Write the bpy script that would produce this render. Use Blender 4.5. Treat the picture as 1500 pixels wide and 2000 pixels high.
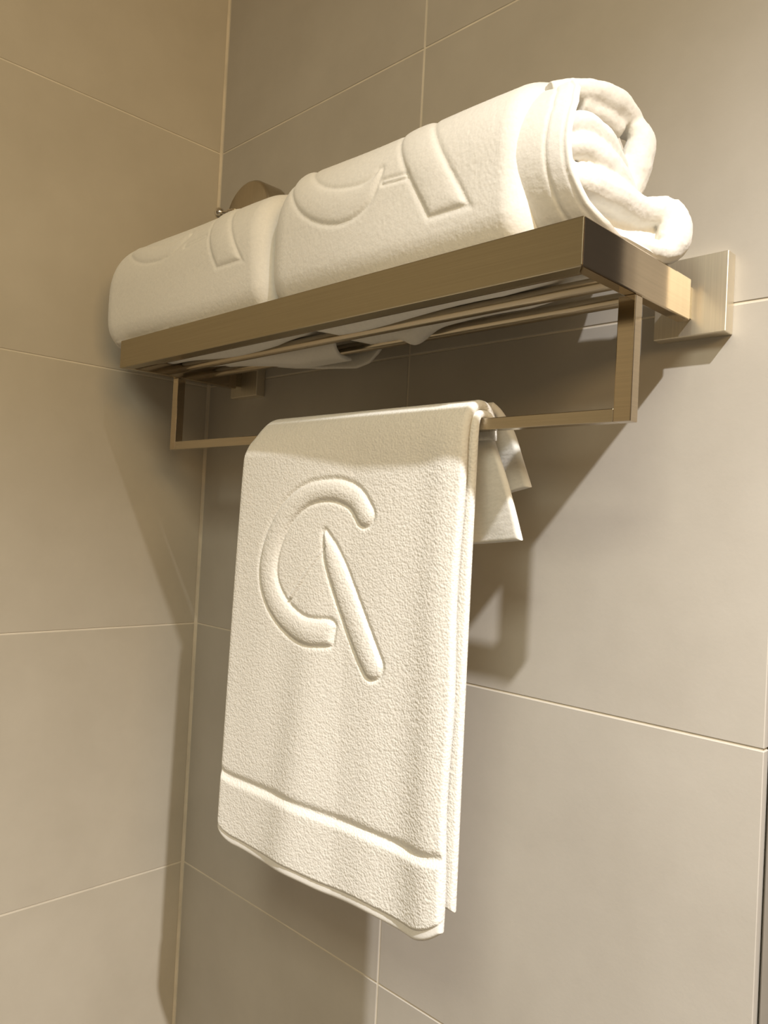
import bpy, bmesh, math, random
import numpy as np

for o in list(bpy.data.objects):
    bpy.data.objects.remove(o, do_unlink=True)
scn = bpy.context.scene
COL = scn.collection
PI = math.pi

# ------------------------------------------------------------------ camera
# metres; room corner on the z axis, back wall y = 0, left wall x = 0, z = 0 at a tile joint
cam_d = bpy.data.cameras.new('camera')
cam = bpy.data.objects.new('camera', cam_d)
COL.objects.link(cam)
cam.location = (0.8724, -0.5508, -0.4659)
cam.rotation_euler = (1.5892, -0.0508, 0.7810)
cam_d.sensor_fit = 'VERTICAL'
cam_d.sensor_height = 36.0
cam_d.sensor_width = 27.0
cam_d.lens = 1544.6 / 2000 * 36.0
cam_d.clip_start = 0.01
scn.camera = cam

# ------------------------------------------------------------------ world, lamps, exposure
FLOOR_Z, CEIL_Z = -1.80, 0.54
ROOM_X, ROOM_Y = 2.00, -1.70
world = bpy.data.worlds.new('world')
scn.world = world
world.use_nodes = True
world.node_tree.nodes['Background'].inputs[0].default_value = (0.05, 0.045, 0.035, 1)
world.node_tree.nodes['Background'].inputs[1].default_value = 1.0

KEY_POS = (1.30, -0.53, 0.50)


def spot(name, loc, energy, color, size_deg, blend, radius, aim=None):
    d = bpy.data.lights.new(name, 'SPOT')
    d.energy = energy
    d.color = color
    d.spot_size = math.radians(size_deg)
    d.spot_blend = blend
    d.shadow_soft_size = radius
    o = bpy.data.objects.new(name, d)
    o.location = loc
    COL.objects.link(o)
    return o


spot('key_light', KEY_POS, 262.0, (1.0, 0.985, 1.0), 119, 1.0, 0.014)


def area(name, loc, rot, energy, color, sx, sy):
    d = bpy.data.lights.new(name, 'AREA')
    d.shape = 'RECTANGLE'
    d.size, d.size_y = sx, sy
    d.energy = energy
    d.color = color
    o = bpy.data.objects.new(name, d)
    o.location = loc
    o.rotation_euler = rot
    COL.objects.link(o)
    return o


# warm fill added at the right hand wall, source unseen
area('warm_fill_light', (ROOM_X - 0.03, -0.85, 0.14), (0, math.radians(90), 0), 12.0, (1.0, 0.68, 0.33), 0.35, 0.9)
# unseen soft fill added at the ceiling behind the camera
area('ceiling_fill_light', (1.10, -1.28, CEIL_Z - 0.012), (0, 0, 0), 18.5, (1.0, 0.97, 0.79), 0.6, 0.6)

scn.view_settings.view_transform = 'Standard'
scn.view_settings.look = 'None'
scn.view_settings.gamma = 1.0
scn.view_settings.use_curve_mapping = False
scn.view_settings.exposure = -0.07


# ------------------------------------------------------------------ helpers
def tag(o, label=None, cat=None, group=None, kind=None):
    if label: o['label'] = label
    if cat: o['category'] = cat
    if group: o['group'] = group
    if kind: o['kind'] = kind
    return o


def empty(name, loc):
    o = bpy.data.objects.new(name, None)
    o.empty_display_size = 0.02
    o.location = loc
    COL.objects.link(o)
    return o


def link(name, me, mat, parent=None, smooth=True):
    """link a mesh given in world coordinates, parented to an empty without moving it"""
    o = bpy.data.objects.new(name, me)
    if mat is not None:
        me.materials.clear()
        me.materials.append(mat)
    if smooth:
        me.polygons.foreach_set('use_smooth', [True] * len(me.polygons))
    COL.objects.link(o)
    if parent is not None:
        p = parent
        off = [0.0, 0.0, 0.0]
        while p is not None:
            off = [off[i] + p.location[i] for i in range(3)]
            p = p.parent
        o.parent = parent
        o.location = (-off[0], -off[1], -off[2])
    return o


def pydata(name, verts, faces):
    me = bpy.data.meshes.new(name)
    me.from_pydata([tuple(v) for v in verts], [], [tuple(f) for f in faces])
    me.update()
    return me


def bm_mesh(name, bm):
    bmesh.ops.recalc_face_normals(bm, faces=bm.faces[:])
    me = bpy.data.meshes.new(name)
    bm.to_mesh(me)
    bm.free()
    return me


def box_bm(x0, x1, y0, y1, z0, z1, bevel=0.0, seg=1, bm=None):
    b = bm or bmesh.new()
    vs = [b.verts.new((x, y, z)) for x in (x0, x1) for y in (y0, y1) for z in (z0, z1)]
    idx = [(0, 1, 3, 2), (4, 6, 7, 5), (0, 4, 5, 1), (2, 3, 7, 6), (0, 2, 6, 4), (1, 5, 7, 3)]
    fs = [b.faces.new([vs[i] for i in f]) for f in idx]
    bmesh.ops.recalc_face_normals(b, faces=fs)
    if bevel:
        es = list({e for f in fs for e in f.edges})
        bmesh.ops.bevel(b, geom=es, offset=bevel, segments=seg, affect='EDGES', profile=0.5)
    return b


def box(name, x0, x1, y0, y1, z0, z1, mat, parent=None, bevel=0.0, seg=1):
    me = bm_mesh(name, box_bm(x0, x1, y0, y1, z0, z1, bevel, seg))
    return link(name, me, mat, parent, smooth=False)


def lathe(name, profile, axis, origin, mat, parent=None, n=64, sharp=35):
    """profile: (radius, distance along axis)"""
    ax = np.array(axis, float); ax /= np.linalg.norm(ax)
    t = np.array((0, 0, 1.0)) if abs(ax[2]) < 0.9 else np.array((1.0, 0, 0))
    e1 = np.cross(ax, t); e1 /= np.linalg.norm(e1)
    e2 = np.cross(ax, e1)
    V, F = [], []
    for r, h in profile:
        for k in range(n):
            a = 2 * PI * k / n
            V.append(np.array(origin) + ax * h + (e1 * math.cos(a) + e2 * math.sin(a)) * r)
    for i in range(len(profile) - 1):
        for k in range(n):
            k2 = (k + 1) % n
            F.append((i * n + k, i * n + k2, (i + 1) * n + k2, (i + 1) * n + k))
    F.append(tuple(range(n))[::-1])
    F.append(tuple(range((len(profile) - 1) * n, len(profile) * n)))
    me = pydata(name, V, F)
    b = bmesh.new(); b.from_mesh(me)
    bmesh.ops.recalc_face_normals(b, faces=b.faces[:])
    b.to_mesh(me); b.free()
    me.set_sharp_from_angle(angle=math.radians(sharp))
    return link(name, me, mat, parent, smooth=True)


# ------------------------------------------------------------------ materials
def new_mat(name):
    m = bpy.data.materials.new(name)
    m.use_nodes = True
    nt = m.node_tree
    nt.nodes.clear()
    out = nt.nodes.new('ShaderNodeOutputMaterial')
    bs = nt.nodes.new('ShaderNodeBsdfPrincipled')
    nt.links.new(bs.outputs[0], out.inputs[0])
    return m, nt, bs


def noise(nt, coord, scale, detail=4, rough=0.5, vec_scale=None):
    n = nt.nodes.new('ShaderNodeTexNoise')
    n.inputs['Scale'].default_value = scale
    n.inputs['Detail'].default_value = detail
    n.inputs['Roughness'].default_value = rough
    if vec_scale:
        mp = nt.nodes.new('ShaderNodeMapping')
        mp.inputs['Scale'].default_value = vec_scale
        nt.links.new(coord, mp.inputs['Vector'])
        coord = mp.outputs[0]
    nt.links.new(coord, n.inputs['Vector'])
    return n.outputs['Fac']


def ramp(nt, fac, stops):
    r = nt.nodes.new('ShaderNodeValToRGB')
    while len(r.color_ramp.elements) < len(stops):
        r.color_ramp.elements.new(0.5)
    for e, (p, c) in zip(r.color_ramp.elements, stops):
        e.position = p
        e.color = (*c, 1)
    nt.links.new(fac, r.inputs[0])
    return r.outputs[0]


def bump(nt, bs, height, strength, dist):
    b = nt.nodes.new('ShaderNodeBump')
    b.inputs['Strength'].default_value = strength
    b.inputs['Distance'].default_value = dist
    nt.links.new(height, b.inputs['Height'])
    nt.links.new(b.outputs[0], bs.inputs['Normal'])


def tile_mat(name, c1, c2, rough=0.42):
    m, nt, bs = new_mat(name)
    g = nt.nodes.new('ShaderNodeNewGeometry').outputs['Position']
    f = noise(nt, g, 9, 8, 0.62)
    col = ramp(nt, f, [(0.30, c1), (0.70, c2)])
    nt.links.new(col, bs.inputs['Base Color'])
    f2 = noise(nt, g, 300, 3, 0.6)
    bump(nt, bs, f2, 0.10, 0.0006)
    bs.inputs['Roughness'].default_value = rough
    bs.inputs['Specular IOR Level'].default_value = 0.35
    return m


def plain(name, c, rough=0.7, metallic=0.0, spread=0.06):
    m, nt, bs = new_mat(name)
    g = nt.nodes.new('ShaderNodeNewGeometry').outputs['Position']
    f = noise(nt, g, 14, 5, 0.6)
    col = ramp(nt, f, [(0.3, tuple(v * (1 - spread) for v in c)), (0.7, tuple(min(1, v * (1 + spread)) for v in c))])
    nt.links.new(col, bs.inputs['Base Color'])
    bs.inputs['Roughness'].default_value = rough
    bs.inputs['Metallic'].default_value = metallic
    return m


def brushed(name, c, rough, stretch):
    m, nt, bs = new_mat(name)
    g = nt.nodes.new('ShaderNodeNewGeometry').outputs['Position']
    f = noise(nt, g, 1.0, 5, 0.7, stretch)
    col = ramp(nt, f, [(0.25, tuple(v * 0.9 for v in c)), (0.75, tuple(min(1, v * 1.08) for v in c))])
    nt.links.new(col, bs.inputs['Base Color'])
    bs.inputs['Metallic'].default_value = 1.0
    bs.inputs['Roughness'].default_value = rough
    bump(nt, bs, f, 0.05, 0.0002)
    return m


def terry_mat(name, c, amount=1.0, scale=560):
    m, nt, bs = new_mat(name)
    g = nt.nodes.new('ShaderNodeNewGeometry').outputs['Position']
    f = noise(nt, g, scale * 0.5, 2, 0.5)
    col = ramp(nt, f, [(0.25, tuple(v * 0.95 for v in c)), (0.65, c)])
    nt.links.new(col, bs.inputs['Base Color'])
    bs.inputs['Roughness'].default_value = 1.0
    bs.inputs['Specular IOR Level'].default_value = 0.1
    bs.inputs['Sheen Weight'].default_value = 0.15
    bs.inputs['Sheen Roughness'].default_value = 0.6
    vo = nt.nodes.new('ShaderNodeTexVoronoi')
    vo.feature = 'SMOOTH_F1'
    vo.inputs['Scale'].default_value = scale
    vo.inputs['Smoothness'].default_value = 0.6
    nt.links.new(g, vo.inputs['Vector'])
    mx = nt.nodes.new('ShaderNodeMath')
    mx.operation = 'SUBTRACT'
    nt.links.new(f, mx.inputs[0])
    nt.links.new(vo.outputs['Distance'], mx.inputs[1])
    bump(nt, bs, mx.outputs[0], 0.32 * amount, 0.0013)
    return m


M_TILE = tile_mat('grey_stone_tile', (0.410, 0.378, 0.325), (0.460, 0.428, 0.372))
M_TILE_L = tile_mat('lightened_beige_tile', (0.475, 0.428, 0.345), (0.525, 0.477, 0.390))  # beige tile, lightened in colour to stand in for more light
M_GROUT = plain('pale_grout', (0.66, 0.60, 0.49), 0.9, spread=0.14)
M_PLASTER = plain('ceiling_paint', (0.70, 0.66, 0.58), 0.9)
M_FLOOR = tile_mat('floor_stone', (0.12, 0.105, 0.085), (0.15, 0.13, 0.105))  # floor tone darkened to cut bounce light
M_ROOM = tile_mat('room_wall_stone', (0.13, 0.11, 0.085), (0.17, 0.145, 0.11))  # unseen walls, darkened in colour to dim bounce and metal reflections
M_JAMB = plain('dark_jamb_stone', (0.24, 0.215, 0.18), 0.5)
M_OPENING = plain('dark_opening', (0.018, 0.013, 0.009), 0.8)  # near-black colour stands in for the shade of an unlit opening
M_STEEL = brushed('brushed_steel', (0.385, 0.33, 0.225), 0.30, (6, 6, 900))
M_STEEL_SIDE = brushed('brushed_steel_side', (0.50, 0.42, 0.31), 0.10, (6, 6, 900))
M_ROD = brushed('satin_steel_rod', (0.50, 0.435, 0.33), 0.24, (8, 700, 700))
M_PLATE = brushed('brushed_plate', (0.78, 0.72, 0.60), 0.46, (700, 6, 6))
M_CHROME = brushed('chrome', (0.78, 0.75, 0.70), 0.08, (40, 40, 40))
M_DRUM = brushed('satin_drum', (0.52, 0.46, 0.36), 0.28, (300, 300, 20))
M_TERRY = terry_mat('white_terry', (0.765, 0.742, 0.68))
M_TERRY_SOFT = terry_mat('white_terry_smooth', (0.765, 0.742, 0.68), 0.22, 600)
M_HEM = terry_mat('woven_hem', (0.78, 0.76, 0.71), 0.15, 900)


# ------------------------------------------------------------------ the room
def tiled_wall(name, backing, tiles, mat, label):
    x0, x1, y0, y1, z0, z1 = backing
    w = box(name, x0, x1, y0, y1, z0, z1, M_GROUT)
    tag(w, label=label, cat='wall', kind='structure')
    for t in tiles:
        box('tile', *t, mat, w, bevel=0.0005, seg=1)
    return w


TH = 0.30
rows = [(k * TH, (k + 1) * TH) for k in range(-6, 1)] + [(TH, CEIL_Z)]
G = 0.0010        # half joint, upright
H = 0.0008        # half joint, level
WALL_END = 0.6873
tiles = []
for z0, z1 in rows:
    for x0, x1 in ((0.0028, 0.3488 - G), (0.3488 + G, WALL_END)):
        tiles.append((x0, x1, 0.0, 0.009, z0 + H, z1 - H))
tiled_wall('wall_back', (-0.12, WALL_END - 0.001, 0.0006, 0.12, FLOOR_Z, CEIL_Z), tiles, M_TILE,
           'grey stone tiled wall behind the towel rack')
tiles = []
for z0, z1 in rows:
    for y0, y1 in ((-0.60 + G, -0.0028), (-1.20 + G, -0.60 - G), (ROOM_Y, -1.20 - G)):
        tiles.append((-0.009, 0.0, y0, y1, z0 + H, z1 - H))
tiled_wall('wall_left', (-0.12, -0.0006, ROOM_Y, 0.0006, FLOOR_Z, CEIL_Z), tiles, M_TILE_L,
           'warm beige tiled wall left of the towel rack, light added in its tile colour')

tag(box('trim_1', WALL_END + 0.0015, 0.7012, 0.006, 0.12, FLOOR_Z, CEIL_Z, M_JAMB, bevel=0.001),
    label='dark taupe jamb strip at the right end of the tiled wall', cat='trim', kind='structure')
tag(box('opening_1', 0.7014, ROOM_X + 0.1, 0.040, 0.12, FLOOR_Z, CEIL_Z, M_OPENING), kind='structure',  # added panel for a dark opening, gives the side rail its black reflection
    label='dark door stand-in panel beyond the jamb at the right', cat='opening')
tag(box('wall_right', ROOM_X, ROOM_X + 0.1, ROOM_Y, 0.0, FLOOR_Z, CEIL_Z, M_ROOM), kind='structure',
    label='plain stone wall on the right side of the room', cat='wall')
tag(box('wall_front', -0.12, ROOM_X + 0.1, ROOM_Y - 0.1, ROOM_Y, FLOOR_Z, CEIL_Z, M_ROOM), kind='structure',
    label='plain stone wall opposite the towel rack', cat='wall')
tag(box('floor', -0.12, ROOM_X + 0.1, ROOM_Y - 0.1, 0.12, FLOOR_Z - 0.1, FLOOR_Z, M_FLOOR), kind='structure',
    label='bathroom floor, stone darkened to cut bounce light', cat='floor')
tag(box('ceiling', -0.12, ROOM_X + 0.1, ROOM_Y - 0.1, 0.12, CEIL_Z, CEIL_Z + 0.1, M_PLASTER), kind='structure',
    label='cream painted bathroom ceiling', cat='ceiling')

# ------------------------------------------------------------------ towel rack
XL, XR = 0.0820, 0.6340          # outer faces of the side rails
YF, YB = -0.1620, -0.0205        # front face, rear ends
ZT, ZB = -0.2840, -0.3130        # top and bottom of the rails
rack = empty('towel_rack', ((XL + XR) / 2, 0, -0.29))
tag(rack, 'brushed steel towel shelf with hanging bar on the tiled wall', 'towel rack')
RT = 0.012


def prism(name, outline, z0, z1, mat, parent, bevel):
    b = bmesh.new()
    lo = [b.verts.new((x, y, z0)) for x, y in outline]
    hi = [b.verts.new((x, y, z1)) for x, y in outline]
    n = len(outline)
    b.faces.new(lo[::-1]); b.faces.new(hi)
    for i in range(n):
        b.faces.new((lo[i], lo[(i + 1) % n], hi[(i + 1) % n], hi[i]))
    bmesh.ops.recalc_face_normals(b, faces=b.faces[:])
    bmesh.ops.bevel(b, geom=b.edges[:], offset=bevel, segments=2, affect='EDGES', profile=0.5)
    return link(name, bm_mesh(name, b), mat, parent, smooth=False)


ST = 0.009
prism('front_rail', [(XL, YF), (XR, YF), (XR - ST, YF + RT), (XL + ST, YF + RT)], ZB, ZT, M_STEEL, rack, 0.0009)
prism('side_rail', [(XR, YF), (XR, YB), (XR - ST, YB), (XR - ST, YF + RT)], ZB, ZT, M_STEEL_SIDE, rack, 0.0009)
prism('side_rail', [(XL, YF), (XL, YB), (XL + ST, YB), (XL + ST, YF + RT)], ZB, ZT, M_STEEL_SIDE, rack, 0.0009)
for y in (-0.130, -0.0915, -0.053):
    lathe('shelf_rod', [(0.0052, 0), (0.0052, XR - XL - 0.016)], (1, 0, 0), (XL + 0.008, y, -0.3005), M_ROD, rack, 24)
for xc in (0.0925, 0.6290):
    pl = box('mounting_plate', xc - 0.0255, xc + 0.0265, -0.012, 0.0, -0.3215, -0.2655, M_PLATE, rack, 0.0007, 2)
    xs = XR - ST / 2 if xc > 0.3 else XL + ST / 2
    box('bracket', xs - 0.0035, xs + 0.0015, YB - 0.003, -0.0115, ZB + 0.003, ZT - 0.003, M_STEEL, rack, 0.0005, 1)
BY0, BY1 = -0.0975, -0.0882
box('bar_post', XL - 0.001, XL + 0.0095, BY0, BY1, -0.3925, ZB, M_STEEL_SIDE, rack, 0.0006, 2)
box('bar_post', XR - 0.0125, XR - 0.0005, BY0, BY1, -0.3925, ZB, M_STEEL_SIDE, rack, 0.0006, 2)
box('towel_bar', XL + 0.0095, XR - 0.0125, BY0 + 0.0003, BY1 - 0.0003, -0.3925, -0.3838, M_ROD, rack, 0.0006, 2)

# ------------------------------------------------------------------ retractable clothesline
reel = empty('retractable_clothesline', (0.103, 0, -0.112))
tag(reel, 'round brushed metal clothesline reel on the wall behind the left rolled towel', 'clothesline')
R0 = 0.0450
lathe('drum', [(R0 - 0.001, 0.0), (R0, 0.001), (R0, 0.026), (R0 - 0.0015, 0.0285), (R0 - 0.004, 0.030)], (0, -1, 0),
      (0.105, 0, -0.118), M_DRUM, reel, 96)
lathe('pull_knob', [(0.0055, 0), (0.0055, 0.004), (0.0032, 0.005), (0.0032, 0.011), (0.0055, 0.0125), (0.0066, 0.016),
                    (0.0060, 0.019), (0.0030, 0.0215)], (-0.85, -0.5, 0.1), (0.076, -0.0300, -0.105), M_CHROME, reel, 24)
lathe('collar', [(0.0065, 0), (0.0065, 0.003), (0.0045, 0.0035)], (-0.85, -0.5, 0.1), (0.079, -0.0285, -0.1055), M_CHROME,
      reel, 24)


# ------------------------------------------------------------------ cloth tools
def sdf_strokes(px, py, strokes):
    """signed distance to a set of strokes; stroke = list of (x, y, half width)"""
    best = np.full(px.shape, 1.0)
    for st in strokes:
        if len(st) > 3:
            st = [tuple(v) for v in path_resample(st, 44)[0]]
        for (ax, ay, aw), (bx, by, bw) in zip(st[:-1], st[1:]):
            dx, dy = bx - ax, by - ay
            L2 = dx * dx + dy * dy + 1e-12
            t = np.clip(((px - ax) * dx + (py - ay) * dy) / L2, 0, 1)
            d = np.hypot(px - ax - t * dx, py - ay - t * dy) - (aw + (bw - aw) * t)
            best = np.minimum(best, d)
    return best


def relief(sd, up=0.0022, soft=0.004, groove=0.0014, gw=0.0017):
    h = np.where(sd < 0, up * (1 - np.exp(sd / soft)), 0.0)
    return h - groove * np.exp(-((sd - 0.0004) / gw) ** 2)


def vnoise(P, freq, seed):
    """cheap smooth 3-D value noise, vectorised"""
    rs = np.random.RandomState(seed)
    tab = rs.rand(4096)
    Q = P * freq
    i = np.floor(Q).astype(np.int64)
    f = Q - i
    f = f * f * (3 - 2 * f)
    def h(a, b, c):
        return tab[(a * 73856093 ^ b * 19349663 ^ c * 83492791) & 4095]
    r = 0
    for a in (0, 1):
        for b in (0, 1):
            for c in (0, 1):
                w = (f[..., 0] if a else 1 - f[..., 0]) * (f[..., 1] if b else 1 - f[..., 1]) * (f[..., 2] if c else 1 - f[..., 2])
                r = r + w * h(i[..., 0] + a, i[..., 1] + b, i[..., 2] + c)
    return r * 2 - 1


def fuzz(P, seed, amp=0.00035):
    return amp * 0.6 * (0.5 * vnoise(P, 420, seed) + 0.7 * vnoise(P, 900, seed + 1))


def normals(S):
    du = np.gradient(S, axis=0)
    dv = np.gradient(S, axis=1)
    n = np.cross(du, dv)
    return n / (np.linalg.norm(n, axis=2, keepdims=True) + 1e-12)


def grid_faces(nu, nv, off=0, flip=False):
    i, j = np.meshgrid(np.arange(nu - 1), np.arange(nv - 1), indexing='ij')
    a = (i * nv + j + off).ravel(); b = ((i + 1) * nv + j + off).ravel()
    c = ((i + 1) * nv + j + 1 + off).ravel(); d = (i * nv + j + 1 + off).ravel()
    F = np.stack([a, b, c, d], 1)
    return F[:, ::-1] if flip else F


def np_mesh(name, V, F):
    used = np.unique(F)
    remap = np.zeros(len(V), np.int64); remap[used] = np.arange(len(used))
    V = V[used]; F = remap[F]
    me = bpy.data.meshes.new(name)
    me.vertices.add(len(V)); me.vertices.foreach_set('co', V.astype(np.float32).ravel())
    me.loops.add(F.size); me.loops.foreach_set('vertex_index', F.astype(np.int32).ravel())
    me.polygons.add(len(F))
    me.polygons.foreach_set('loop_start', np.arange(0, F.size, F.shape[1], dtype=np.int32))
    me.update(calc_edges=True)
    me.validate()
    return me


def spaced(n, edge_n, edge):
    """0..1 samples, denser within `edge` of both ends"""
    e = edge * (1 - np.cos(np.linspace(0, PI / 2, edge_n)))
    mid = np.linspace(edge, 1 - edge, n)
    return np.concatenate([e[:-1], mid, (1 - e[::-1])[1:]])


def slab(S, t, du, dv, front_h=None):
    """closed soft-edged slab round the middle surface S (nu,nv,3); du,dv: metres from the border"""
    nu, nv = S.shape[:2]
    r = t * 0.5
    d = np.minimum(du, dv)
    e = np.sqrt(np.clip(1 - (1 - np.clip(d / r, 0, 1)) ** 2, 0, 1))
    n = normals(S)
    A = S + n * (e * r)[..., None]
    B = S - n * (e * r)[..., None]
    if front_h is not None:
        A = A + n * (front_h * np.clip(d / 0.004, 0, 1))[..., None]
    V = np.concatenate([A.reshape(-1, 3), B.reshape(-1, 3)])
    FA = grid_faces(nu, nv)
    FB = grid_faces(nu, nv, nu * nv, True)
    # weld the border: back vertices on the border reuse the front ones
    m = np.arange(2 * nu * nv)
    bi = np.zeros((nu, nv), bool); bi[0] = bi[-1] = True; bi[:, 0] = bi[:, -1] = True
    k = np.flatnonzero(bi.ravel())
    m[k + nu * nv] = k
    FB = m[FB]
    return V, FA, FB


def path_resample(pts, n):
    """smooth (Catmull-Rom) resample of a polyline with n equal-arc samples"""
    P = np.array(pts, float)
    E = np.vstack([2 * P[0] - P[1], P, 2 * P[-1] - P[-2]])
    out = []
    for i in range(1, len(E) - 2):
        t = np.linspace(0, 1, 40, endpoint=False)[:, None]
        p0, p1, p2, p3 = E[i - 1], E[i], E[i + 1], E[i + 2]
        out.append(0.5 * (2 * p1 + (p2 - p0) * t + (2 * p0 - 5 * p1 + 4 * p2 - p3) * t ** 2 + (-p0 + 3 * p1 - 3 * p2 + p3) * t ** 3))
    D = np.vstack(out + [P[-1:]])
    s = np.concatenate([[0], np.cumsum(np.linalg.norm(np.diff(D, axis=0), axis=1))])
    if np.isscalar(n):
        q = np.linspace(0, s[-1], n)
    else:
        q = np.asarray(n) * s[-1]
    return np.stack([np.interp(q, s, D[:, k]) for k in range(D.shape[1])], 1), s[-1]


# ------------------------------------------------------------------ hanging hand towel
LOGO = [
    # big C
    [(0.4250, -0.4605, 0.0095), (0.4130, -0.4480, 0.0095), (0.3950, -0.4415, 0.0092), (0.3772, -0.4409, 0.0088),
     (0.3590, -0.4440, 0.0092), (0.3420, -0.4525, 0.0098), (0.3270, -0.4665, 0.0102), (0.3160, -0.4850, 0.0106), (0.3110, -0.5032, 0.0108),
     (0.3115, -0.5190, 0.0110), (0.3190, -0.5350, 0.0114), (0.3330, -0.5490, 0.0116), (0.3500, -0.5575, 0.0116), (0.3673, -0.5610, 0.0114),
     (0.3890, -0.5590, 0.0110)],
    # right leg of the A
    [(0.3795, -0.4760, 0.0018), (0.3880, -0.4930, 0.0082), (0.3990, -0.5120, 0.0107), (0.4159, -0.5404, 0.0120), (0.4325, -0.5660, 0.0118),
     (0.4410, -0.5780, 0.0110)],
]
THIN = [[(0.3790, -0.4890, 0.0012), (0.3425, -0.5335, 0.0020)]]

hang = empty('hanging_towel', (0.39, -0.0928, -0.384))
tag(hang, 'white hand towel with embossed monogram folded over the hanging bar', 'towel')


def hanging_towel():
    T = 0.0078
    # middle line of the outer fold, from behind the bar, over it and down the front: (y, z)
    prof = [(-0.0760, -0.398), (-0.0768, -0.390), (-0.0800, -0.3800), (-0.0870, -0.3740), (-0.0960, -0.3740),
            (-0.1040, -0.3800), (-0.1080, -0.3920), (-0.1092, -0.4150), (-0.1098, -0.470), (-0.1100, -0.560), (-0.1096, -0.660),
            (-0.1090, -0.766)]
    W0, W1 = 0.2535, 0.5145
    sv = spaced(400, 8, 0.006)
    su = spaced(290, 8, 0.010)
    line, L = path_resample(prof, sv)
    nu, nv = len(su), len(sv)
    U, Vv = np.meshgrid(su, sv, indexing='ij')
    X = W0 + (W1 - W0) * U
    Yp = np.repeat(line[None, :, 0], nu, 0).copy()
    Zp = np.repeat(line[None, :, 1], nu, 0).copy()
    front = np.clip((-(Yp) - 0.098) / 0.008, 0, 1) * np.clip((-Zp - 0.378) / 0.03, 0, 1)
    low = np.clip((-Zp - 0.48) / 0.27, 0, 1) * front
    # left part stands further off the wall, folds deepen downwards
    Yp -= front * 0.010 * np.clip((0.40 - X) / 0.14, 0, 1)
    xr = 0.358 + 0.012 * np.clip((-Zp - 0.60) / 0.15, -1, 1) * -1
    Yp -= low * (0.0050 * np.exp(-((X - xr) / 0.022) ** 2) - 0.0032 * np.exp(-((X - xr + 0.040) / 0.026) ** 2))
    Yp -= front * 0.0025 * np.exp(-((X - 0.499) / 0.018) ** 2)
    Yp += low * 0.0030 * np.exp(-((X - 0.456) / 0.030) ** 2)
    Yp += low * 0.0008 * np.sin(X * 95 + 0.5)
    # edges: slight waist, bottom hem not quite level
    X = X + front * (0.006 * np.clip((-Zp - 0.56) / 0.2, -1, 1) * -1 * (1 - U)) + front * 0.0012 * np.sin(Zp * 40) * np.clip((U - 0.7) / 0.3, 0, 1)
    drop = np.clip((-Zp - 0.60) / 0.16, 0, 1) * front
    dl = np.clip(1 - U * (W1 - W0) / 0.024, 0, 1); dr = np.clip(1 - (1 - U) * (W1 - W0) / 0.030, 0, 1)
    hemdev = 0.017 * (1 - np.sqrt(1 - dl ** 2)) + 0.015 * dr ** 2 - 0.0015 * np.sin(U * PI) ** 2 + 0.0008 * np.sin(U * 21)
    Zp += drop * hemdev
    # the top sags at its left corner
    top = np.exp(-((Zp + 0.374) / 0.02) ** 2)
    Zp -= top * 0.011 * np.exp(-(U / 0.035) ** 2)
    X = X + top * 0.006 * np.exp(-(U / 0.06) ** 2)
    S = np.stack([X, Yp, Zp], 2)
    du = np.minimum(U, 1 - U) * (W1 - W0)
    dv = np.minimum(Vv, 1 - Vv) * L
    # relief on the outside face
    XL_, ZL_ = X + 0.008, Zp - 0.003          # towel plane to emblem coordinates
    sd = sdf_strokes(XL_, ZL_, LOGO)
    sth = sdf_strokes(XL_, ZL_, THIN)
    sd = np.where((ZL_ < -0.540) & (XL_ < 0.405) & (XL_ > 0.37), np.maximum(sd, XL_ - 0.3965 - (ZL_ + 0.5575) * 0.12), sd)
    leg = sdf_strokes(XL_, ZL_, LOGO[1:])
    sd = np.minimum(sd, leg)
    sd = np.where(front > 0.3, sd, 1.0)
    sth = np.where(front > 0.3, sth, 1.0)
    h = relief(sd, 0.0028, 0.0045, 0.0015, 0.0020) + relief(sth, 0.0026, 0.0010, 0.0010, 0.0018)
    # groove above the hem band and fine groove above the selvage
    zband = -0.7040 + drop * hemdev * 0.55
    g = np.clip((Zp - zband) / 0.0032, -1, 1)
    inb = (front > 0.3)
    h -= np.where(inb, 0.0022 * np.exp(-((Zp - zband) / 0.0038) ** 2), 0)
    h += np.where(inb & (Zp < zband), 0.0012 * np.clip((zband - Zp) / 0.006, 0, 1), 0)
    zsel = -0.7580 + drop * hemdev
    h -= np.where(inb, 0.0016 * np.clip((zsel - Zp) / 0.002 + 1, 0, 1), 0)
    h += fuzz(S, 5, 0.00022) * np.where(inb & (Zp < zsel), 0.2, 1.0)
    sgn = -1.0 if normals(S)[nu // 2, nv // 2, 1] > 0 else 1.0
    if sgn < 0:
        S = S[::-1]; h = h[::-1]; du = du[::-1]; dv = dv[::-1]; sd = sd[::-1]; Zp = Zp[::-1]; zband = zband[::-1]; zsel = zsel[::-1]; inb = inb[::-1]
    V, FA, FB = slab(S, T, du, dv, h)
    cen = FA[:, 0]
    sdf = sd.ravel()[cen]; zf = Zp.ravel()[cen]; zb = zband.ravel()[cen]; zs = zsel.ravel()[cen]; ib = inb.ravel()[cen]
    logo = sdf < 0.0004
    sel = (zf < zs) & ib
    band = (zf < zb) & ib & ~sel
    body = np.concatenate([FA[~(logo | band | sel)], FB])
    link('front_panel', np_mesh('front_panel', V, body), M_TERRY, hang)
    tag(link('embossed_monogram', np_mesh('embossed_monogram', V, FA[logo]), M_TERRY, hang), 'raised letters C and A in white terry')
    hb = link('hem_band', np_mesh('hem_band', V, FA[band]), M_TERRY, hang)
    link('selvage', np_mesh('selvage', V, FA[sel]), M_HEM, hb)

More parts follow.
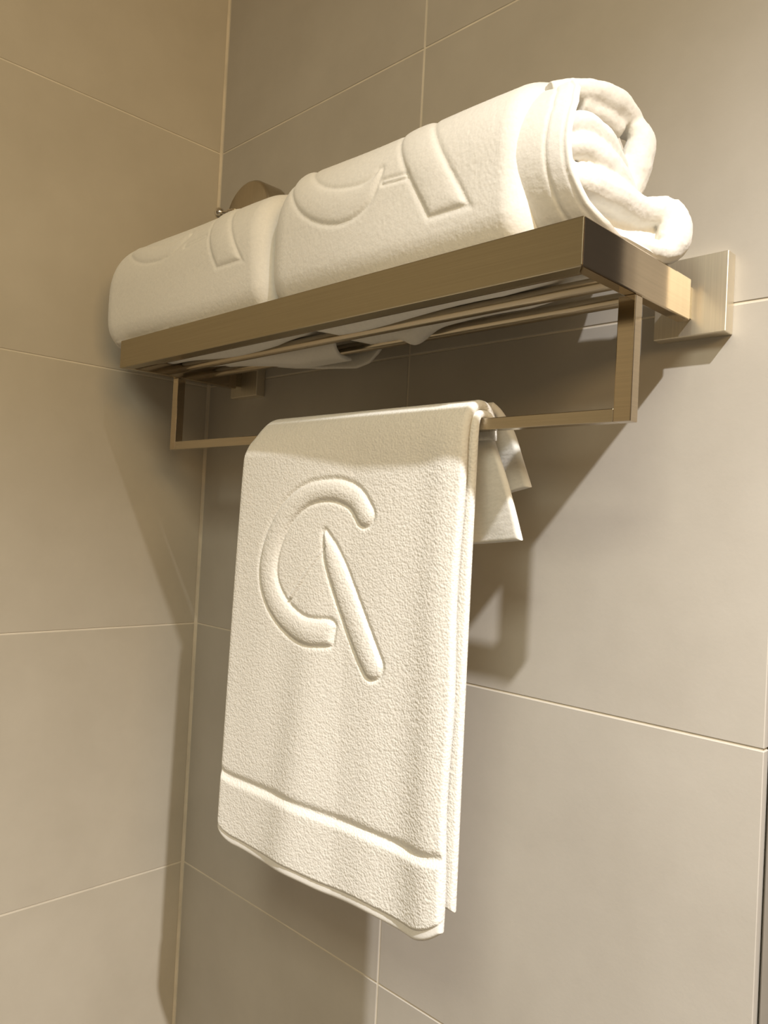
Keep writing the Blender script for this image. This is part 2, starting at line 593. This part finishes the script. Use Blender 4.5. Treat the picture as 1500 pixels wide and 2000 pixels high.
    # inner fold: shows past the right edge and below
    prof2 = [(-0.0830, -0.398), (-0.0832, -0.390), (-0.0845, -0.3832), (-0.0885, -0.3806), (-0.0965, -0.3806),
             (-0.1005, -0.3840), (-0.1020, -0.3930), (-0.1024, -0.430), (-0.1026, -0.56), (-0.1015, -0.738)]
    sv2 = spaced(120, 7, 0.006); su2 = spaced(60, 7, 0.012)
    l2, L2 = path_resample(prof2, sv2)
    U, Vv = np.meshgrid(su2, sv2, indexing='ij')
    X = 0.268 + (0.5180 - 0.268) * U
    Yp = np.repeat(l2[None, :, 0], len(su2), 0) - 0.008 * np.clip((0.40 - X) / 0.14, 0, 1) * np.clip((-l2[None, :, 0] - 0.098) / 0.004, 0, 1)
    Zp = np.repeat(l2[None, :, 1], len(su2), 0)
    S = np.stack([X, Yp, Zp], 2)
    if normals(S)[30, 80, 1] > 0:
        S = S[::-1]
    V, FA, FB = slab(S, 0.0058, np.minimum(U, 1 - U) * 0.2585, np.minimum(Vv, 1 - Vv) * L2, fuzz(S, 9))
    link('inner_fold', np_mesh('inner_fold', V, np.concatenate([FA, FB])), M_TERRY, hang)

    # two short flaps fanning out behind the bar
    def flap(name, rows_, t, seed):
        # rows_: (y, z_right, x_right, z_left) from top to bottom
        R_ = np.array(rows_, float)
        svf = spaced(90, 7, 0.03); suf = spaced(80, 7, 0.015)
        q, Lf = path_resample(R_, svf)
        U, Vv = np.meshgrid(suf, svf, indexing='ij')
        xr_ = q[None, :, 2]
        X = 0.275 + (xr_ - 0.275) * U
        Z = q[None, :, 3] + (q[None, :, 1] - q[None, :, 3]) * U ** 2
        Y = np.repeat(q[None, :, 0], len(suf), 0) + 0.004 * np.sin(U * 9) * Vv + 0.003 * np.exp(-((U - 0.86) / 0.06) ** 2) * Vv
        S = np.stack([X, Y, Z], 2)
        if normals(S)[40, 40, 1] > 0:
            S = S[::-1]
        V, FA, FB = slab(S, t, np.minimum(U, 1 - U) * 0.26, np.minimum(Vv, 1 - Vv) * 0.1, fuzz(S, seed))
        return link(name, np_mesh(name, V, np.concatenate([FA, FB])), M_TERRY_SOFT, hang)
    flap('back_flap', [(-0.0785, -0.384, 0.5080, -0.384), (-0.0775, -0.395, 0.5125, -0.397), (-0.0755, -0.424, 0.5240, -0.43),
                       (-0.0745, -0.447, 0.5320, -0.46), (-0.0735, -0.471, 0.5395, -0.486)], 0.006, 21)
    flap('back_flap', [(-0.0790, -0.3705, 0.5120, -0.371), (-0.0680, -0.3765, 0.5135, -0.377), (-0.0610, -0.3905, 0.5195, -0.394),
                       (-0.0580, -0.412, 0.5265, -0.43), (-0.0560, -0.431, 0.5330, -0.458)], 0.007, 31)


hanging_towel()


# ------------------------------------------------------------------ rolled bath towels on the shelf
DEG = PI / 180 * 0.066


def roll_shell(name, x0, x1, yc, zc, ay, az, end0, end1, logo, thin, parent, seed, skew0=0.0, skew1=0.0, nx=330, nth=420,
               mono_label=None, clip=None, lean=0.0, drop=None, topout=0.0):
    """outer wrap of a rolled towel.  end0/end1 = (length of the rounding, radius left at the very end as a share)"""
    s = np.concatenate([0.5 * (1 - np.cos(np.linspace(0, PI, nx)))]) * 0.35 + np.linspace(0, 1, nx) * 0.65
    th = np.linspace(-PI, PI, nth + 1)[:-1]
    Sg, Th = np.meshgrid(s, th, indexing='ij')
    c = np.cos(Th); sn = np.sin(Th)
    # end faces lean with height, as in a loosely rolled towel
    tq = np.clip((Th - 0.75) / 1.3, 0, 1)
    xa = x0 + skew0 * sn; xb = x1 + skew1 * sn + topout * tq * tq * (3 - 2 * tq)
    X = xa + (xb - xa) * Sg
    d0 = (X - xa); d1 = (xb - X)
    def prof(d, e):
        ln, keep = e
        q = np.clip(1 - d / ln, 0, 1)
        return keep + (1 - keep) * np.sqrt(np.clip(1 - q ** 2, 0, 1))
    f = prof(d0, end0) * prof(d1, end1)
    # slightly square section, flat under
    pw = 2.4 + 1.6 * np.clip(c, 0, 1) * np.clip(-sn * 2, 0, 1)
    k = (np.abs(c) ** pw + np.abs(sn) ** pw) ** (-1 / pw)
    wob = 1 + 0.012 * np.sin(X * 31 + seed) * np.cos(2 * Th + seed) + 0.010 * np.sin(X * 17 + 2 * seed)
    ry = ay * k * f * wob; rz = az * k * f * wob
    Y = yc - ry * c - lean * np.clip(1 - (X - x0) / (x1 - x0), 0, 1)
    Z = zc + rz * sn
    zf = zc - az * 0.985
    Z = np.where(Z < zf, zf + (Z - zf) * 0.2, Z)
    under = np.clip((zf + 0.014 - Z) / 0.012, 0, 1) * np.clip(np.minimum(d0, d1) / 0.05, 0, 1)
    Z = Z - under * 0.0120 * np.abs(np.sin(PI * (Y + 0.130) / 0.0385)) * (0.75 + 0.25 * np.sin(X * 26 + seed))
    if drop:
        Z = Z - under * drop[1] * np.exp(-((X - drop[0]) / 0.014) ** 2) * (Y > -0.085) * np.abs(np.sin(PI * (Y + 0.130) / 0.0385))
    Y = np.where(Z < -0.2825, np.maximum(Y, -0.1495), Y)
    Z = np.where(X < XL + 0.0105, np.maximum(Z, -0.2832), Z)
    S = np.stack([X, Y, Z], 2)
    arc = Th * 0.066
    sd = sdf_strokes(X, arc, logo)
    if clip is not None:
        cx0, amin = clip
        sd = np.where(X > cx0, np.maximum(sd, amin * DEG - arc), sd)
    h = relief(sd, 0.0015, 0.0045, 0.0008, 0.0023)
    if thin:
        h = h + relief(sdf_strokes(X, arc, thin), 0.0010, 0.0012, 0.0010, 0.0018)
    h = h + fuzz(S, seed + 40, 0.00022)
    n = np.stack([np.zeros_like(c), -c / ay, sn / az], 2)
    n /= np.linalg.norm(n, axis=2, keepdims=True)
    S = S + n * (h * np.clip(np.minimum(d0, d1) / 0.004, 0.1, 1))[..., None]
    V = S.reshape(-1, 3)
    nx_, nt_ = S.shape[:2]
    i, j = np.meshgrid(np.arange(nx_ - 1), np.arange(nt_), indexing='ij')
    j2 = (j + 1) % nt_
    F = np.stack([(i * nt_ + j), ((i + 1) * nt_ + j), ((i + 1) * nt_ + j2), (i * nt_ + j2)], 2).reshape(-1, 4)
    lg = (sd < 0.0004).ravel()[F[:, 0]]
    link('outer_wrap', np_mesh('outer_wrap', V, F[~lg]), M_TERRY_SOFT, parent)
    if lg.any():
        tag(link('embossed_monogram', np_mesh('embossed_monogram', V, F[lg]), M_TERRY_SOFT, parent), mono_label)
    return S


def st(pts):
    return [(x, a * DEG, w) for x, a, w in pts]


# left roll
lroll = empty('rolled_towel', (0.175, -0.088, -0.295))
tag(lroll, 'smaller rolled white towel at the left end of the shelf, next to the corner', 'towel', 'rolled towels on the shelf')
roll_shell('outer_wrap', 0.014, 0.3205, -0.088, -0.231, 0.0695, 0.0640, (0.052, 0.02), (0.020, 0.72),
           [st([(0.085, 42, 0.008), (0.105, 34, 0.010), (0.132, 27, 0.010), (0.165, 26, 0.009), (0.190, 34, 0.005)]),
            st([(0.228, 70, 0.013), (0.240, 45, 0.013), (0.255, 18, 0.015), (0.272, -6, 0.015), (0.285, -24, 0.015)])],
           [st([(0.196, 22, 0.001), (0.228, 24, 0.001)])], lroll, 2, 0.004, -0.006,
           mono_label='raised monogram strokes on the left roll', clip=(0.205, -7), lean=0.010)



def loose_edges():
    # hem end of the left towel sagging between two rods, and a corner drooping behind the rear rod
    su_ = spaced(90, 7, 0.012); sv_ = spaced(30, 7, 0.05)
    U, Vv = np.meshgrid(su_, sv_, indexing='ij')
    q, L_ = path_resample([(-0.0840, -0.2975), (-0.0825, -0.3060), (-0.0770, -0.3120), (-0.0690, -0.3135), (-0.0625, -0.3140)], sv_)
    X = 0.140 + (0.336 - 0.140) * U
    Y = np.repeat(q[None, :, 0], len(su_), 0)
    Z = -0.2960 + (np.repeat(q[None, :, 1], len(su_), 0) + 0.2960) * (0.15 + 0.85 * np.clip(U / 0.7, 0, 1) ** 1.2)
    S = np.stack([X, Y, Z], 2)
    if normals(S)[60, 20, 2] > 0:
        S = S[::-1]; U = U[::-1]; X = X[::-1]
    h = -0.0007 * np.exp(-((X - 0.326) / 0.0010) ** 2)
    V, FA, FB = slab(S, 0.0034, np.minimum(U, 1 - U) * 0.196, np.minimum(Vv, 1 - Vv) * L_, h)
    link('loose_hem', np_mesh('loose_hem', V, np.concatenate([FA, FB])), M_HEM, lroll)
    su_ = spaced(90, 7, 0.012); sv_ = spaced(40, 7, 0.05)
    U, Vv = np.meshgrid(su_, sv_, indexing='ij')
    X = 0.150 + (0.356 - 0.150) * U
    zb = np.interp(X, [0.150, 0.177, 0.230, 0.276, 0.321, 0.338, 0.350, 0.356], [-0.296, -0.2995, -0.3080, -0.3135, -0.3170, -0.3140, -0.3060, -0.2990])
    Z = -0.2900 + (zb + 0.2900) * Vv
    Y = -0.0440 + 0.010 * (1 - Vv) ** 2 + 0.002 * np.sin(U * 9)
    S = np.stack([X, Y, Z], 2)
    if normals(S)[60, 20, 1] > 0:
        S = S[::-1]; U = U[::-1]
    V, FA, FB = slab(S, 0.0036, np.minimum(U, 1 - U) * 0.2, np.minimum(Vv, 1 - Vv) * 0.02, None)
    link('loose_corner', np_mesh('loose_corner', V, np.concatenate([FA, FB])), M_TERRY_SOFT, lroll)


loose_edges()

# right roll
YC, ZC = -0.0885, -0.2285
rroll = empty('rolled_towel', (0.470, -0.088, -0.295))
tag(rroll, 'larger rolled white towel at the right of the shelf with its crumpled end showing', 'towel', 'rolled towels on the shelf')
roll_shell('outer_wrap', 0.3220, 0.5830, YC, ZC, 0.0695, 0.0665, (0.030, 0.70), (0.016, 0.80),
           [st([(0.352, 48, 0.009), (0.361, 34, 0.011), (0.378, 19, 0.0125), (0.400, 8.5, 0.0132), (0.424, 3.5, 0.0132), (0.443, 5, 0.010),
                (0.4545, 13, 0.0045), (0.4580, 18, 0.0025)]),
            st([(0.470, 64, 0.013), (0.4785, 48, 0.0135), (0.490, 30, 0.0140), (0.511, 0, 0.0145), (0.5250, -20, 0.0145), (0.537, -38, 0.0145)])],
           [st([(0.464, 9.5, 0.0012), (0.486, 8.3, 0.0012)])], rroll, 4, 0.004, -0.001,
           mono_label='raised monogram strokes on the right roll', clip=(0.462, -21), drop=(0.425, 0.009), topout=0.008)


def roll_end():
    # inner layer carrying the woven hem, coming out of the wrap; its rim runs further out towards the back
    nth, nx = 260, 60
    th = np.linspace(-150, 96, nth) * PI / 180        # 0 = front, 90 = top, -90 = underneath
    rim = np.interp(th * 180 / PI, [-150, -100, -71, -55, -38, -17, -2, 10, 23, 38, 52, 68, 96],
                    [0.628, 0.632, 0.631, 0.628, 0.621, 0.616, 0.615, 0.6155, 0.616, 0.612, 0.602, 0.588, 0.572])
    s = np.linspace(0, 1, nx)
    Sg, Th = np.meshgrid(s, th, indexing='ij')
    Rm = np.repeat(rim[None], nx, 0)
    X = 0.545 + (Rm - 0.545) * Sg
    rr = 1 - 0.05 * np.clip((X - 0.585) / 0.04, 0, 1) ** 2
    Y = YC - 0.0630 * rr * np.cos(Th)
    Z = ZC + 0.0600 * rr * np.sin(Th)
    Z = np.maximum(Z, np.where(X > XR - 0.012, -0.2805, -0.2915))
    Y = np.where(Z < -0.280, np.maximum(Y, -0.146), Y)
    S = np.stack([X, Y, Z], 2)
    if normals(S)[30, 130, 1] > 0:
        S = S[::-1]; Sg = Sg[::-1]
    d = (1 - Sg) * 0.07
    du = np.minimum(Sg, 1 - Sg) * 0.07
    dv = np.minimum(Th - th[0], th[-1] - Th) * 0.06
    # two stitched lines near the rim
    h = -0.0008 * np.exp(-((d - 0.0165) / 0.0012) ** 2) - 0.0006 * np.exp(-((d - 0.0045) / 0.0010) ** 2)
    V, FA, FB = slab(S, 0.0042, du, dv, h + fuzz(S, 71, 0.0002))
    cen = FA[:, 0]
    dd = d.ravel()[cen]
    hem = dd < 0.0165
    lay = link('inner_layer', np_mesh('inner_layer', V, np.concatenate([FA[~hem], FB])), M_TERRY_SOFT, rroll)
    link('woven_hem', np_mesh('woven_hem', V, FA[hem]), M_HEM, lay)

    # crumpled folds inside the mouth of the roll
    parts = []

    def tube(pts, n=26, m=14, flat=1.0):
        q, _ = path_resample(pts, n)
        P = q[:, :3]; R = q[:, 3]
        T_ = np.gradient(P, axis=0); T_ /= np.linalg.norm(T_, axis=1, keepdims=True)
        up = np.array((1.0, 0.0, 0.0))
        N = up - (T_ @ up)[:, None] * T_
        N /= np.linalg.norm(N, axis=1, keepdims=True) + 1e-9
        B = np.cross(T_, N)
        a = np.linspace(0, 2 * PI, m, endpoint=False)
        V_ = P[:, None] + R[:, None, None] * (np.cos(a)[None, :, None] * N[:, None] * flat + np.sin(a)[None, :, None] * B[:, None])
        V_ = V_.reshape(-1, 3)
        F_ = [(i * m + k, i * m + (k + 1) % m, (i + 1) * m + (k + 1) % m, (i + 1) * m + k) for i in range(n - 1) for k in range(m)]
        F_.append(tuple(range(m))[::-1]); F_.append(tuple(range((n - 1) * m, n * m)))
        parts.append((V_, F_))
    # (x, y, z, radius); flat > 1 stretches the fold along x so it runs into the roll
    # filling of the roll, deep inside
    tube([(0.560, YC, ZC, 0.050), (0.578, YC, ZC - 0.002, 0.048), (0.586, YC + 0.002, ZC - 0.003, 0.040)], flat=1.0, m=28)
    # upper roof: outer layer wrapping over the top to the back
    tube([(0.584, -0.131, -0.1830, 0.0065), (0.597, -0.112, -0.1800, 0.0090), (0.604, -0.090, -0.1800, 0.0100), (0.607, -0.074, -0.1840, 0.0095),
          (0.608, -0.064, -0.1900, 0.0085)], flat=1.15)
    tube([(0.596, -0.114, -0.1890, 0.0070), (0.601, -0.094, -0.1900, 0.0085), (0.604, -0.078, -0.1920, 0.0085)], flat=1.0)
    # lobe at the upper back
    tube([(0.612, -0.070, -0.1880, 0.0070), (0.615, -0.065, -0.1990, 0.0100), (0.613, -0.066, -0.2130, 0.0115), (0.611, -0.068, -0.2270, 0.0110),
          (0.609, -0.073, -0.2390, 0.0085)], flat=0.95)
    # two pleats running from the front rim down to the back
    tube([(0.604, -0.143, -0.2160, 0.0060), (0.608, -0.127, -0.2105, 0.0085), (0.609, -0.108, -0.2130, 0.0098), (0.607, -0.088, -0.2190, 0.0100),
          (0.604, -0.070, -0.2250, 0.0095)], flat=0.95)
    tube([(0.604, -0.143, -0.2300, 0.0065), (0.609, -0.127, -0.2250, 0.0090), (0.612, -0.108, -0.2290, 0.0108), (0.612, -0.088, -0.2360, 0.0112),
          (0.609, -0.072, -0.2430, 0.0100)], flat=0.95)
    # broad swelling below the pleats
    tube([(0.605, -0.142, -0.2440, 0.0070), (0.609, -0.128, -0.2460, 0.0105), (0.614, -0.108, -0.2470, 0.0118), (0.617, -0.086, -0.2490, 0.0112),
          (0.620, -0.068, -0.2490, 0.0100), (0.626, -0.056, -0.2450, 0.0085), (0.630, -0.050, -0.2420, 0.0070)], flat=0.95)
    # hollow below it
    tube([(0.598, -0.122, -0.2600, 0.0120), (0.603, -0.102, -0.2640, 0.0150), (0.608, -0.080, -0.2650, 0.0160), (0.614, -0.062, -0.2630, 0.0140),
          (0.618, -0.052, -0.2600, 0.0110)], flat=0.55)
    # lower lobe sticking out at the back
    tube([(0.630, -0.052, -0.2420, 0.0072), (0.633, -0.050, -0.2510, 0.0098), (0.634, -0.050, -0.2620, 0.0108), (0.632, -0.053, -0.2720, 0.0098),
          (0.629, -0.062, -0.2775, 0.0065)], flat=1.05)
    # lower lip
    tube([(0.604, -0.124, -0.2720, 0.0060), (0.611, -0.110, -0.2745, 0.0072), (0.618, -0.094, -0.2760, 0.0076), (0.624, -0.076, -0.2765, 0.0076),
          (0.629, -0.060, -0.2760, 0.0074)], flat=1.1)
    Vs, Fs, o = [], [], 0
    for V_, F_ in parts:
        Vs.append(V_); Fs += [tuple(i + o for i in f) for f in F_]; o += len(V_)
    me = pydata('inner_folds', np.vstack(Vs), Fs)
    tmp = bpy.data.objects.new('tmp', me); COL.objects.link(tmp)
    md = tmp.modifiers.new('r', 'REMESH'); md.mode = 'VOXEL'; md.voxel_size = 0.0012
    sm = tmp.modifiers.new('s', 'SMOOTH'); sm.iterations = 5; sm.factor = 0.5
    dg = bpy.context.evaluated_depsgraph_get()
    ev = tmp.evaluated_get(dg)
    res = bpy.data.meshes.new_from_object(ev)
    bpy.data.objects.remove(tmp, do_unlink=True)
    n = len(res.vertices)
    co = np.empty(n * 3, np.float32); res.vertices.foreach_get('co', co); co = co.reshape(-1, 3).astype(float)
    no = np.empty(n * 3, np.float32); res.vertices.foreach_get('normal', no); no = no.reshape(-1, 3)
    co = co + no * (fuzz(co, 91, 0.0004) + 0.0009 * vnoise(co, 70, 93) + 0.0004 * vnoise(co, 150, 95))[:, None]
    co[:, 2] = np.where(co[:, 0] > XR - 0.0105, np.maximum(co[:, 2], -0.2833), co[:, 2])
    res.vertices.foreach_set('co', co.astype(np.float32).ravel()); res.update()
    link('inner_folds', res, M_TERRY_SOFT, rroll)


roll_end()
